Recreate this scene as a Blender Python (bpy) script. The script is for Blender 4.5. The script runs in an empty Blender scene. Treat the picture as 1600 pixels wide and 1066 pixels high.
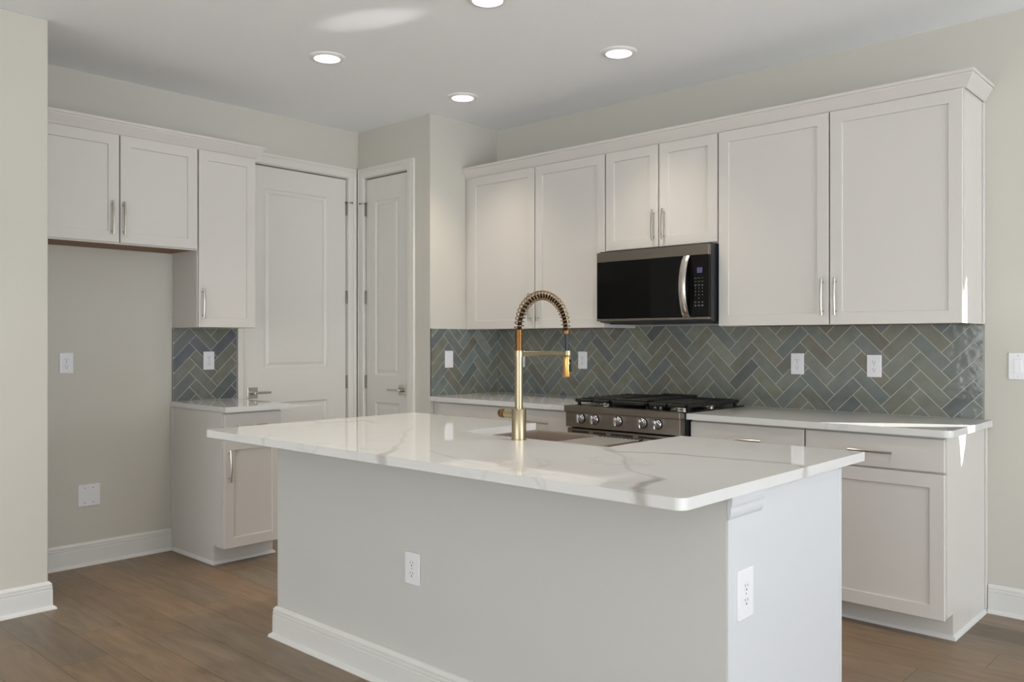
import bpy, bmesh, math, random
from mathutils import Vector, Matrix

random.seed(7)
SC = bpy.context.scene
COL = SC.collection
PI = math.pi

# ------------------------------------------------------------------ camera
cam_data = bpy.data.cameras.new('camera')
cam = bpy.data.objects.new('camera', cam_data)
COL.objects.link(cam)
cam_data.sensor_width = 36.0
cam_data.lens = 1318.4 / 1600.0 * 36.0
cam_data.clip_start = 0.05
cam.location = (4.2928, -4.4953, 1.2904)
cam.rotation_euler = (PI / 2, 0, 0.7446)
SC.camera = cam

# ------------------------------------------------------------------ view
SC.view_settings.view_transform = 'Standard'
SC.view_settings.look = 'None'
SC.view_settings.gamma = 1.0
SC.view_settings.use_curve_mapping = False
SC.view_settings.exposure = 0.06
SC.cycles.use_denoising = True
SC.cycles.max_bounces = 10
SC.cycles.diffuse_bounces = 6
SC.cycles.glossy_bounces = 5

# ------------------------------------------------------------------ sky
world = bpy.data.worlds.new('World')
SC.world = world
world.use_nodes = True
bg = world.node_tree.nodes['Background']
bg.inputs[0].default_value = (0.75, 0.85, 1.0, 1)
bg.inputs[1].default_value = 0.5

# ------------------------------------------------------------------ sun and daylight
SUN_DIR = Vector((-1.0, -0.75, -0.4))
sd = bpy.data.lights.new('sun', 'SUN')
sd.energy = 30.0
sd.angle = math.radians(0.5)
sd.color = (1.0, 0.95, 0.88)
sun = bpy.data.objects.new('sun', sd)
COL.objects.link(sun)
sun.rotation_euler = SUN_DIR.to_track_quat('-Z', 'Y').to_euler()
sun.location = (9, 6, 5)


def area(name, loc, direction, sx, sy, power, color, spread=180):
    l = bpy.data.lights.new(name, 'AREA')
    l.shape = 'RECTANGLE'
    l.size, l.size_y = sx, sy
    l.energy = power
    l.color = color
    l.spread = math.radians(spread)
    o = bpy.data.objects.new(name, l)
    COL.objects.link(o)
    o.location = loc
    o.rotation_euler = Vector(direction).to_track_quat('-Z', 'Y').to_euler()
    return o


# daylight entering by the big openings of the living room behind and beside the camera
area('daylight_side_window', (11.46, -2.45, 1.2), (-1, 0, .16), 4.3, 2.2, 300, (0.875, 0.935, 0.985))
area('daylight_rear_window', (4.5, -10.96, 1.25), (0, 1, .16), 8.0, 2.2, 255, (0.955, 0.995, 0.99))

# unseen fill spots added at ceiling height to brighten worktops and low corner
hl = bpy.data.lights.new('fill_downlight', 'SPOT')
hl.energy = 36
hl.spot_size = math.radians(98)
hl.spot_blend = 1.0
hl.shadow_soft_size = .06
hl.color = (1.0, 0.90, 0.78)
for hx, hy in ((2.86, -1.77), (1.65, -2.79), (2.86, -2.79), (.95, -3.50)):
    hlo = bpy.data.objects.new('fill_downlight', hl)
    COL.objects.link(hlo)
    hlo.location = (hx, hy, 2.805)

# spot lamp standing in for sunlight reflected up onto the ceiling
gl = bpy.data.lights.new('sun_glint_spot', 'SPOT')
gl.energy = 430
gl.spot_size = math.radians(2.7)
gl.use_square = True
gl.spot_blend = 0.25
gl.shadow_soft_size = 0.03
gl.color = (1, 0.98, 0.95)
glo = bpy.data.objects.new('sun_glint_spot', gl)
COL.objects.link(glo)
glo.location = (5.2, -.45, .9)

# ------------------------------------------------------------------ materials


def mat(name, col, rough=0.5, metal=0.0, spec=0.5, coat=0.0, emit=None, estr=0.0):
    m = bpy.data.materials.new(name)
    m.use_nodes = True
    b = m.node_tree.nodes['Principled BSDF']
    b.inputs['Base Color'].default_value = (*col, 1)
    b.inputs['Roughness'].default_value = rough
    b.inputs['Metallic'].default_value = metal
    b.inputs['Specular IOR Level'].default_value = spec
    b.inputs['Coat Weight'].default_value = coat
    b.inputs['Coat Roughness'].default_value = 0.05
    if emit:
        b.inputs['Emission Color'].default_value = (*emit, 1)
        b.inputs['Emission Strength'].default_value = estr
    return m


def nt(m):
    t = m.node_tree
    return t, t.nodes, t.links, t.nodes['Principled BSDF']


def add_bump(m, scale, strength, dist=0.002, detail=3.0, coords='Object', stretch=None):
    t, N, L, b = nt(m)
    tc = N.new('ShaderNodeTexCoord')
    mp = N.new('ShaderNodeMapping')
    if stretch:
        mp.inputs['Scale'].default_value = stretch
    nz = N.new('ShaderNodeTexNoise')
    nz.inputs['Scale'].default_value = scale
    nz.inputs['Detail'].default_value = detail
    bp = N.new('ShaderNodeBump')
    bp.inputs['Strength'].default_value = strength
    bp.inputs['Distance'].default_value = dist
    L.new(tc.outputs[coords], mp.inputs['Vector'])
    L.new(mp.outputs[0], nz.inputs['Vector'])
    L.new(nz.outputs['Fac'], bp.inputs['Height'])
    L.new(bp.outputs[0], b.inputs['Normal'])
    return m


M = {}
M['wall'] = add_bump(mat('wall_paint', (0.555, 0.535, 0.485), 0.75, spec=0.25), 260, 0.12)
M['islandwall'] = add_bump(mat('island_wall_paint', (0.535, 0.535, 0.52), 0.7, spec=0.3), 260, 0.10)
M['ceiling'] = add_bump(mat('ceiling_paint', (0.90, 0.92, 0.95), 0.85, spec=0.2), 120, 0.25, 0.003)
M['trim'] = mat('trim_paint', (0.655, 0.65, 0.635), 0.38)
M['door'] = mat('door_paint', (0.675, 0.655, 0.615), 0.38)
M['cab'] = mat('cabinet_paint', (0.60, 0.575, 0.545), 0.36)
M['panel_daylit'] = mat('island_panel_daylit', (0.59, 0.605, 0.635), 0.35)  # white panel with the cool window light put into its colour
M['wood'] = add_bump(mat('cabinet_wood', (0.20, 0.095, 0.036), 0.55), 30, 0.1, stretch=(1, 12, 12))
M['nickel'] = mat('satin_nickel', (0.56, 0.53, 0.48), 0.26, metal=1.0)
M['hinge'] = mat('hinge_metal', (0.20, 0.185, 0.16), 0.38, metal=1.0)
M['brass'] = mat('brushed_brass', (0.36, 0.305, 0.205), 0.33, metal=1.0)
M['gold'] = mat('polished_gold', (0.55, 0.34, 0.12), 0.28, metal=1.0)
M['copper'] = mat('ribbed_copper', (0.19, 0.098, 0.038), 0.38, metal=1.0)
M['spring'] = mat('spring_bronze', (0.30, 0.20, 0.10), 0.32, metal=1.0)
M['hose'] = mat('hose_rubber', (0.012, 0.006, 0.004), 0.6, spec=0.2)
M['blackhose'] = mat('blue_black_rubber', (0.012, 0.013, 0.02), 0.4)
M['plate'] = mat('outlet_plastic', (0.74, 0.74, 0.77), 0.3)
M['slot'] = mat('outlet_slot', (0.03, 0.03, 0.03), 0.6)
M['screw'] = mat('plate_screw', (0.42, 0.41, 0.39), 0.4, metal=0.6)
M['darksteel'] = add_bump(mat('dark_stainless', (0.245, 0.215, 0.185), 0.33, metal=1.0), 40, 0.03, stretch=(1, 40, 40))
M['steel'] = mat('bright_stainless', (0.62, 0.58, 0.54), 0.25, metal=1.0)
M['chrome'] = mat('knob_chrome', (0.66, 0.66, 0.69), 0.14, metal=1.0)
M['blackglass'] = mat('black_glass', (0.006, 0.006, 0.006), 0.05, spec=0.12)
M['blackmetal'] = mat('black_side_metal', (0.018, 0.021, 0.026), 0.32, spec=0.4)
M['castiron'] = add_bump(mat('cast_iron', (0.014, 0.0135, 0.0125), 0.5, spec=0.35), 400, 0.2)
M['enamel'] = mat('black_enamel', (0.012, 0.011, 0.011), 0.12)
M['display'] = mat('microwave_display', (0.02, 0.02, 0.04), 0.2, emit=(0.16, 0.13, 0.42), estr=0.35)
M['keytext'] = mat('key_legend', (0.16, 0.16, 0.16), 0.5)
M['logo'] = mat('logo_print', (0.10, 0.09, 0.085), 0.4)
M['sink'] = mat('sink_steel', (0.60, 0.53, 0.47), 0.33, metal=1.0)
M['rubber'] = mat('black_rubber', (0.015, 0.015, 0.015), 0.6)
M['grout'] = mat('tile_grout', (0.56, 0.55, 0.50), 0.8, spec=0.2)
M['metaledge'] = mat('tile_edge_metal', (0.22, 0.22, 0.22), 0.3, metal=1.0)
M['lens'] = mat('downlight_lens', (0.9, 0.9, 0.9), 0.4, emit=(1.0, 0.96, 0.90), estr=6.0)
M['lighttrim'] = mat('downlight_trim', (0.80, 0.80, 0.79), 0.4)
M['bounce'] = add_bump(mat('bounce_sheet', (0.76, 0.75, 0.73), 0.95, spec=0.1), 300, 0.3)
M['mask'] = mat('sun_mask_brown', (0.42, 0.38, 0.33), 0.8)
M['frame'] = mat('window_frame_white', (0.8, 0.8, 0.8), 0.35)


def glass_mat():
    m = bpy.data.materials.new('window_glass')
    m.use_nodes = True
    t = m.node_tree
    t.nodes.clear()
    o = t.nodes.new('ShaderNodeOutputMaterial')
    mix = t.nodes.new('ShaderNodeMixShader')
    tr = t.nodes.new('ShaderNodeBsdfTransparent')
    g = t.nodes.new('ShaderNodeBsdfGlossy')
    g.inputs['Roughness'].default_value = 0.02
    mix.inputs[0].default_value = 0.06
    t.links.new(tr.outputs[0], mix.inputs[1])
    t.links.new(g.outputs[0], mix.inputs[2])
    t.links.new(mix.outputs[0], o.inputs[0])
    return m


M['glass'] = glass_mat()


def quartz_mat():
    m = mat('white_quartz', (0.645, 0.645, 0.64), 0.012, spec=0.45)
    t, N, L, b = nt(m)
    at = N.new('ShaderNodeAttribute')
    at.attribute_name = 'vein'
    tc = N.new('ShaderNodeTexCoord')
    # broad soft cloudiness and hair-thin secondary veins
    n1 = N.new('ShaderNodeTexNoise')
    n1.inputs['Scale'].default_value = 2.2
    n1.inputs['Detail'].default_value = 6
    n1.inputs['Distortion'].default_value = 1.2
    L.new(tc.outputs['Object'], n1.inputs['Vector'])
    ab = N.new('ShaderNodeMath'); ab.operation = 'SUBTRACT'
    ab.inputs[1].default_value = 0.5
    L.new(n1.outputs['Fac'], ab.inputs[0])
    ab2 = N.new('ShaderNodeMath'); ab2.operation = 'ABSOLUTE'
    L.new(ab.outputs[0], ab2.inputs[0])
    mr = N.new('ShaderNodeMapRange')
    mr.inputs[1].default_value = 0.0
    mr.inputs[2].default_value = 0.016
    mr.inputs[3].default_value = 0.22
    mr.inputs[4].default_value = 0.0
    L.new(ab2.outputs[0], mr.inputs[0])
    n2 = N.new('ShaderNodeTexNoise')
    n2.inputs['Scale'].default_value = 1.7
    L.new(tc.outputs['Object'], n2.inputs['Vector'])
    mr2 = N.new('ShaderNodeMapRange')
    mr2.inputs[1].default_value = 0.48
    mr2.inputs[2].default_value = 0.62
    L.new(n2.outputs['Fac'], mr2.inputs[0])
    mu = N.new('ShaderNodeMath'); mu.operation = 'MULTIPLY'
    L.new(mr.outputs[0], mu.inputs[0]); L.new(mr2.outputs[0], mu.inputs[1])
    mx = N.new('ShaderNodeMath'); mx.operation = 'MAXIMUM'
    L.new(mu.outputs[0], mx.inputs[0]); L.new(at.outputs['Fac'], mx.inputs[1])
    mixc = N.new('ShaderNodeMix'); mixc.data_type = 'RGBA'
    mixc.inputs[6].default_value = (0.645, 0.645, 0.64, 1)
    mixc.inputs[7].default_value = (0.38, 0.365, 0.34, 1)
    L.new(mx.outputs[0], mixc.inputs[0])
    L.new(mixc.outputs[2], b.inputs['Base Color'])
    return m


M['quartz'] = quartz_mat()


def tile_mat():
    m = mat('glazed_tile', (0.2, 0.2, 0.19), 0.10, spec=0.5)
    t, N, L, b = nt(m)
    at = N.new('ShaderNodeAttribute')
    at.attribute_name = 'tint'
    tc = N.new('ShaderNodeTexCoord')
    nz = N.new('ShaderNodeTexNoise')
    nz.inputs['Scale'].default_value = 16
    nz.inputs['Detail'].default_value = 4
    L.new(tc.outputs['Object'], nz.inputs['Vector'])
    mr = N.new('ShaderNodeMapRange')
    mr.inputs[1].default_value = 0.3; mr.inputs[2].default_value = 0.7
    mr.inputs[3].default_value = 0.88; mr.inputs[4].default_value = 1.12
    L.new(nz.outputs['Fac'], mr.inputs[0])
    mx = N.new('ShaderNodeMix'); mx.data_type = 'RGBA'; mx.blend_type = 'MULTIPLY'
    mx.inputs[0].default_value = 1.0
    L.new(at.outputs['Color'], mx.inputs[6])
    L.new(mr.outputs[0], mx.inputs[7])
    n3 = N.new('ShaderNodeTexNoise')
    n3.inputs['Scale'].default_value = 6.5
    n3.inputs['Detail'].default_value = 3
    L.new(tc.outputs['Object'], n3.inputs['Vector'])
    m3 = N.new('ShaderNodeMapRange')
    m3.inputs[1].default_value = 0.36; m3.inputs[2].default_value = 0.64
    L.new(n3.outputs['Fac'], m3.inputs[0])
    hue = N.new('ShaderNodeMix'); hue.data_type = 'RGBA'
    hue.inputs[6].default_value = (1.17, 1.16, 1.08, 1)
    hue.inputs[7].default_value = (1.11, 1.15, 1.13, 1)
    L.new(m3.outputs[0], hue.inputs[0])
    mh = N.new('ShaderNodeMix'); mh.data_type = 'RGBA'; mh.blend_type = 'MULTIPLY'
    mh.inputs[0].default_value = 1.0
    L.new(mx.outputs[2], mh.inputs[6]); L.new(hue.outputs[2], mh.inputs[7])
    L.new(mh.outputs[2], b.inputs['Base Color'])
    n2 = N.new('ShaderNodeTexNoise')
    n2.inputs['Scale'].default_value = 26
    n2.inputs['Detail'].default_value = 1.5
    L.new(tc.outputs['Object'], n2.inputs['Vector'])
    bp = N.new('ShaderNodeBump')
    bp.inputs['Strength'].default_value = 0.20
    bp.inputs['Distance'].default_value = 0.004
    L.new(n2.outputs['Fac'], bp.inputs['Height'])
    L.new(bp.outputs[0], b.inputs['Normal'])
    return m


M['tile'] = tile_mat()


def plank_mat():
    m = mat('floor_planks', (0.17, 0.12, 0.08), 0.40, spec=0.5)
    t, N, L, b = nt(m)
    at = N.new('ShaderNodeAttribute')
    at.attribute_name = 'tint'
    tc = N.new('ShaderNodeTexCoord')
    mp = N.new('ShaderNodeMapping')
    mp.inputs['Scale'].default_value = (1.3, 9, 1)
    L.new(tc.outputs['Object'], mp.inputs['Vector'])
    # shift the grain per plank so it breaks at the seams
    va = N.new('ShaderNodeVectorMath'); va.operation = 'MULTIPLY_ADD'
    L.new(at.outputs['Color'], va.inputs[0])
    va.inputs[1].default_value = (90, 70, 50)
    L.new(mp.outputs[0], va.inputs[2])
    nz = N.new('ShaderNodeTexNoise')
    nz.inputs['Scale'].default_value = 2.6
    nz.inputs['Detail'].default_value = 8
    nz.inputs['Roughness'].default_value = 0.62
    nz.inputs['Distortion'].default_value = 0.5
    L.new(va.outputs[0], nz.inputs['Vector'])
    mr = N.new('ShaderNodeMapRange')
    mr.inputs[1].default_value = 0.28; mr.inputs[2].default_value = 0.72
    mr.inputs[3].default_value = 0.74; mr.inputs[4].default_value = 1.24
    L.new(nz.outputs['Fac'], mr.inputs[0])
    # sparse dark knots
    mp2 = N.new('ShaderNodeMapping')
    mp2.inputs['Scale'].default_value = (3.0, 9.0, 1)
    L.new(tc.outputs['Object'], mp2.inputs['Vector'])
    vo = N.new('ShaderNodeTexVoronoi')
    vo.inputs['Scale'].default_value = 1.0
    L.new(mp2.outputs[0], vo.inputs['Vector'])
    kr = N.new('ShaderNodeMapRange')
    kr.inputs[1].default_value = 0.03; kr.inputs[2].default_value = 0.2
    kr.inputs[3].default_value = 0.72; kr.inputs[4].default_value = 1.0
    L.new(vo.outputs['Distance'], kr.inputs[0])
    mu = N.new('ShaderNodeMath'); mu.operation = 'MULTIPLY'
    L.new(mr.outputs[0], mu.inputs[0]); L.new(kr.outputs[0], mu.inputs[1])
    mx = N.new('ShaderNodeMix'); mx.data_type = 'RGBA'; mx.blend_type = 'MULTIPLY'
    mx.inputs[0].default_value = 1.0
    L.new(at.outputs['Color'], mx.inputs[6])
    L.new(mu.outputs[0], mx.inputs[7])
    L.new(mx.outputs[2], b.inputs['Base Color'])
    return m


M['plank'] = plank_mat()
M['seam'] = mat('floor_seam', (0.05, 0.035, 0.025), 0.7)

# ------------------------------------------------------------------ mesh helpers


def obj(name, bm, m, parent=None, smooth=False):
    """link a bmesh as one object; m is a material or a list of materials"""
    me = bpy.data.meshes.new(name)
    bmesh.ops.recalc_face_normals(bm, faces=bm.faces[:])
    bm.to_mesh(me)
    bm.free()
    for x in (m if isinstance(m, (list, tuple)) else [m]):
        me.materials.append(x)
    if smooth:
        for p in me.polygons:
            p.use_smooth = True
        try:
            me.set_sharp_from_angle(angle=math.radians(38))
        except Exception:
            pass
    o = bpy.data.objects.new(name, me)
    COL.objects.link(o)
    if parent is not None:
        o.parent = parent
    return o


def thing(name, label, cat, loc=(0, 0, 0), rotz=0.0, group=None):
    o = bpy.data.objects.new(name, None)
    o.empty_display_size = 0.05
    COL.objects.link(o)
    o.location = loc
    o.rotation_euler = (0, 0, rotz)
    tag(o, label, cat, group)
    return o


def tag(o, label, cat, group=None):
    o['label'] = label
    o['category'] = cat
    if group:
        o['group'] = group
    return o


def struct(name, bm, m, parent=None):
    o = obj(name, bm, m, parent)
    if parent is None:
        o['kind'] = 'structure'
    return o


def quad(bm, pts, mi=0):
    f = bm.faces.new([bm.verts.new(p) for p in pts])
    f.material_index = mi
    return f


def box(bm, x0, x1, y0, y1, z0, z1, bev=0.0, seg=1, mi=0):
    x0, x1 = min(x0, x1), max(x0, x1)
    y0, y1 = min(y0, y1), max(y0, y1)
    z0, z1 = min(z0, z1), max(z0, z1)
    g = bmesh.ops.create_cube(bm, size=1.0)
    vs = g['verts']
    for v in vs:
        v.co = Vector((x0 + (v.co.x + .5) * (x1 - x0), y0 + (v.co.y + .5) * (y1 - y0), z0 + (v.co.z + .5) * (z1 - z0)))
    fs = list({f for v in vs for f in v.link_faces})
    for f in fs:
        f.material_index = mi
    if bev > 0:
        es = list({e for v in vs for e in v.link_edges})
        bmesh.ops.bevel(bm, geom=es, offset=bev, segments=seg, affect='EDGES', profile=0.5)
    return bm


def bx(*a, **k):
    return box(bmesh.new(), *a, **k)


def lathe(bm, prof, origin=(0, 0, 0), axis='Z', n=32, caps=True, mi=0):
    """prof: list of (radius, height along axis)"""
    O = Vector(origin)
    if isinstance(axis, str):
        ax = {'X': Vector((1, 0, 0)), 'Y': Vector((0, 1, 0)), 'Z': Vector((0, 0, 1)),
              '-X': Vector((-1, 0, 0)), '-Y': Vector((0, -1, 0)), '-Z': Vector((0, 0, -1))}[axis]
    else:
        ax = Vector(axis).normalized()
    u = ax.orthogonal().normalized()
    v = ax.cross(u)
    rings = []
    for r, h in prof:
        rings.append([bm.verts.new(O + ax * h + (u * math.cos(2 * PI * k / n) + v * math.sin(2 * PI * k / n)) * r) for k in range(n)])
    for a, b in zip(rings[:-1], rings[1:]):
        for k in range(n):
            f = bm.faces.new((a[k], a[(k + 1) % n], b[(k + 1) % n], b[k]))
            f.material_index = mi
    if caps:
        for r in (rings[0], rings[-1]):
            f = bm.faces.new(r)
            f.material_index = mi
    return bm


def tube(bm, pts, rad, n=10, caps=True):
    """round tube along a list of points; rad is a number or list"""
    pts = [Vector(p) for p in pts]
    N = len(pts)
    rads = rad if isinstance(rad, (list, tuple)) else [rad] * N
    T = []
    for i in range(N):
        T.append((pts[min(i + 1, N - 1)] - pts[max(i - 1, 0)]).normalized())
    u = T[0].orthogonal().normalized()
    rings = []
    for i in range(N):
        if i:
            u = (u - T[i] * u.dot(T[i])).normalized()
        v = T[i].cross(u)
        rings.append([bm.verts.new(pts[i] + (u * math.cos(2 * PI * k / n) + v * math.sin(2 * PI * k / n)) * rads[i]) for k in range(n)])
    for a, b in zip(rings[:-1], rings[1:]):
        for k in range(n):
            bm.faces.new((a[k], a[(k + 1) % n], b[(k + 1) % n], b[k]))
    if caps:
        bm.faces.new(rings[0]); bm.faces.new(rings[-1])
    return bm


def prism(bm, outline, z0, z1, mapf=None, mi=0):
    """extrude a 2D outline; mapf(a, b, h) -> world"""
    mapf = mapf or (lambda a, b, h: (a, b, h))
    lo = [bm.verts.new(mapf(a, b, z0)) for a, b in outline]
    hi = [bm.verts.new(mapf(a, b, z1)) for a, b in outline]
    n = len(outline)
    fs = [bm.faces.new(lo), bm.faces.new(hi)]
    for k in range(n):
        fs.append(bm.faces.new((lo[k], lo[(k + 1) % n], hi[(k + 1) % n], hi[k])))
    for f in fs:
        f.material_index = mi
    return bm


def sweep(bm, path, prof, side=1, mapf=None):
    """sweep a profile [(offset, height)] along a 2D path with mitred corners.
    side=+1 puts the offset on the right-hand side of the travel direction"""
    mapf = mapf or (lambda a, b, h: (a, b, h))
    P = [Vector(p) for p in path]
    n = len(P)
    rings = []
    for i in range(n):
        def nrm(a, b):
            d = (b - a).normalized()
            return Vector((d.y, -d.x)) * side
        if i == 0:
            m = nrm(P[0], P[1])
        elif i == n - 1:
            m = nrm(P[-2], P[-1])
        else:
            n1, n2 = nrm(P[i - 1], P[i]), nrm(P[i], P[i + 1])
            m = (n1 + n2) / (1 + n1.dot(n2))
        rings.append([bm.verts.new(mapf(P[i].x + m.x * o, P[i].y + m.y * o, h)) for o, h in prof])
    k = len(prof)
    for a, b in zip(rings[:-1], rings[1:]):
        for j in range(k):
            bm.faces.new((a[j], a[(j + 1) % k], b[(j + 1) % k], b[j]))
    bm.faces.new(rings[0]); bm.faces.new(rings[-1])
    return bm


BASE_PROF = [(0, 0), (.030, 0), (.030, .004), (.026, .012), (.0155, .019), (.0150, .094), (.0125, .097), (.0148, .100),
             (.0148, .109), (.0112, .1115), (.0130, .115), (.0128, .122), (.005, .132), (0, .134)]
SHOE_PROF = [(0, 0), (.014, 0), (.014, .004), (.010, .013), (.002, .019), (0, .019)]

# ------------------------------------------------------------------ key dimensions
ZC = 2.8357      # ceiling
XL = -0.80       # wall with the fridge alcove and first door
YP = -0.6585     # front of the pantry closet
ZT = 0.914       # worktop
NX, NY = -0.1014, -3.021   # free corner of the wall stub beside the fridge alcove
XR_ROOM, Y_ROOM = 11.5, -11.0

# ------------------------------------------------------------------ room shell
bm = bmesh.new()
W = 0.1905
y = -0.40 + W * 4
rows = []
k = 0
fixed = {(-.5905, -.781): 3.412, (-.9715, -1.162): 3.216, (-2.305, -2.4955): .39, (-2.1145, -2.305): -.153}
tints = []
quad(bm, [(-1.0, -11.1, -0.0012), (11.6, -11.1, -0.0012), (11.6, .4, -0.0012), (-1.0, .4, -0.0012)], 1)
tints.append((0.05, .035, .025))
rnd = random.Random(3)
while y > -11.0:
    y1 = y - W
    ref = None
    for (a, b), x in fixed.items():
        if abs(a - y) < .02:
            ref = x
    x = (ref - 1.22 * 6) if ref is not None else -1.2 - rnd.random() * 1.2
    while x < 11.6:
        a, b = max(x, -1.0) + .0007, min(x + 1.22, 11.6) - .0007
        if b - a > .01:
            quad(bm, [(a, y1 + .0007, 0), (b, y1 + .0007, 0), (b, y - .0007, 0), (a, y - .0007, 0)], 0)
            t = rnd.gauss(1, .085)
            w = rnd.gauss(0, .05)
            tints.append((.20 * t * (1 + w), .142 * t, .094 * t * (1 - w)))
        x += 1.22
    y = y1
floor = struct('floor', bm, [M['plank'], M['seam']])
ca = floor.data.color_attributes.new('tint', 'FLOAT_COLOR', 'CORNER')
for p, t in zip(floor.data.polygons, tints):
    for li in p.loop_indices:
        ca.data[li].color = (*t, 1)

# unseen pale floor sheet added to bounce window sun up to the ceiling
struct('floor_bounce_sheet', bx(5.2, XR_ROOM, Y_ROOM, -.35, .001, .012), M['bounce'])

struct('ceiling', bx(-1.0, 11.62, -11.12, .12, ZC, ZC + .12), M['ceiling'])

# left wall with door opening
D1a, D1b, DZ = -1.592, -.759, 2.482
bm = bmesh.new()
box(bm, XL - .12, XL, NY, D1a, 0, ZC)
box(bm, XL - .12, XL, D1b, .12, 0, ZC)
box(bm, XL - .12, XL, D1a, D1b, DZ, ZC)
struct('wall_left', bm, M['wall'])
# wall stub beside the fridge alcove, running towards and past the camera
struct('wall_near', bx(XL - .12, NX, Y_ROOM, NY, 0, ZC, bev=.006, seg=2), M['wall'])
# pantry closet: front wall with door opening and side wall
D2a, D2b = -.711, -.231
bm = bmesh.new()
box(bm, XL, D2a, YP, YP + .11, 0, ZC)
box(bm, D2b, 0, YP, YP + .11, 0, ZC, )
box(bm, D2a, D2b, YP, YP + .11, DZ, ZC)
box(bm, -.11, 0, YP + .11, 0, 0, ZC)
struct('wall_pantry', bm, M['wall'])
# back wall, with a glazed door beyond the frame edge
GX0, GX1, GZ = 3.50, 5.40, 2.10
bm = bmesh.new()
box(bm, XL, GX0, 0, .12, 0, ZC)
box(bm, GX1, XR_ROOM + .12, 0, .12, 0, ZC)
box(bm, GX0, GX1, 0, .12, GZ, ZC)
struct('wall_back', bm, M['wall'])
# far walls of the living room (out of the picture) with window openings
bm = bmesh.new()
WY0, WY1, WZ0, WZ1 = -4.6, -.3, .1, 2.3
box(bm, XR_ROOM, XR_ROOM + .12, Y_ROOM, WY0, 0, ZC)
box(bm, XR_ROOM, XR_ROOM + .12, WY1, .12, 0, ZC)
box(bm, XR_ROOM, XR_ROOM + .12, WY0, WY1, 0, WZ0)
box(bm, XR_ROOM, XR_ROOM + .12, WY0, WY1, WZ1, ZC)
struct('wall_right', bm, M['wall'])
bm = bmesh.new()
WX0, WX1 = .5, 8.5
box(bm, NX, WX0, Y_ROOM - .12, Y_ROOM, 0, ZC)
box(bm, WX1, XR_ROOM + .12, Y_ROOM - .12, Y_ROOM, 0, ZC)
box(bm, WX0, WX1, Y_ROOM - .12, Y_ROOM, 0, .15)
box(bm, WX0, WX1, Y_ROOM - .12, Y_ROOM, 2.35, ZC)
struct('wall_rear', bm, M['wall'])
for nm, (a0, a1, b0, b1, vert) in {'window_1': (WY0, WY1, WZ0, WZ1, 0), 'window_2': (WX0, WX1, .15, 2.35, 1)}.items():
    bm = bmesh.new()
    n = 4
    for q in range(n + 1):
        c = a0 + (a1 - a0) * q / n
        c = min(max(c, a0 + .03), a1 - .03)
        if vert:
            box(bm, c - .03, c + .03, Y_ROOM - .10, Y_ROOM - .05, b0, b1)
        else:
            box(bm, XR_ROOM + .05, XR_ROOM + .10, c - .03, c + .03, b0, b1)
    for zz in (b0 + .03, b1 - .03):
        if vert:
            box(bm, a0, a1, Y_ROOM - .10, Y_ROOM - .05, zz - .03, zz + .03)
        else:
            box(bm, XR_ROOM + .05, XR_ROOM + .10, a0, a1, zz - .03, zz + .03)
    o = struct(nm, bm, M['frame'])
    g = bmesh.new()
    if vert:
        box(g, a0, a1, Y_ROOM - .079, Y_ROOM - .073, b0, b1)
    else:
        box(g, XR_ROOM + .073, XR_ROOM + .079, a0, a1, b0, b1)
    obj('window_pane', g, M['glass'], o)
# glazed patio door in the back wall
bm = bmesh.new()
for c in (GX0 + .02, (GX0 + GX1) / 2, GX1 - .02):
    box(bm, c - .02, c + .02, .07, .11, 0.0, GZ)
box(bm, GX0, GX1, .07, .11, GZ - .05, GZ)
box(bm, GX0, GX1, .07, .11, 0, .04)
d3 = struct('door_3', bm, M['frame'])
obj('door_glass', bx(GX0 + .04, GX1 - .04, .087, .093, .04, GZ - .05), M['glass'], d3)

# unseen mask added outside the patio door: its gap shapes the sun sliver
YS = 0.40
BACK = [(1.60, -.285), (1.37, -.272), (1.10, -.272), (1.00, -.285), (.90, -.345), (.83, -.35), (.715, -.42)]
FRONT = [(1.60, -.285), (1.52, -.33), (1.37, -.40), (1.15, -.47), (1.0, -.51), (.93, -.485), (.83, -.445), (.715, -.42)]


def at_z(tab, z):
    for (za, ya), (zb, yb) in zip(tab[:-1], tab[1:]):
        if zb <= z <= za:
            return yb + (ya - yb) * (z - zb) / (za - zb)
    return tab[-1][1]


def to_mask(yp, zp):
    q = (YS - yp) / .75
    return 3.21 + q, zp + .4 * q


# gap outline on the mask plane, sampled finely so both sides are functions of height
lo_pts = [to_mask(at_z(FRONT, z), z) for z in [.715 + (1.60 - .715) * i / 60 for i in range(61)]]
hi_pts = [to_mask(at_z(BACK, z), z) for z in [.715 + (1.60 - .715) * i / 60 for i in range(61)]]


def at_h(pts, h):
    for (xa, za), (xb, zb) in zip(pts[:-1], pts[1:]):
        if za <= h <= zb:
            return xa + (xb - xa) * (h - za) / (zb - za + 1e-9)
    return pts[0][0] if h < pts[0][1] else pts[-1][0]


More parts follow.
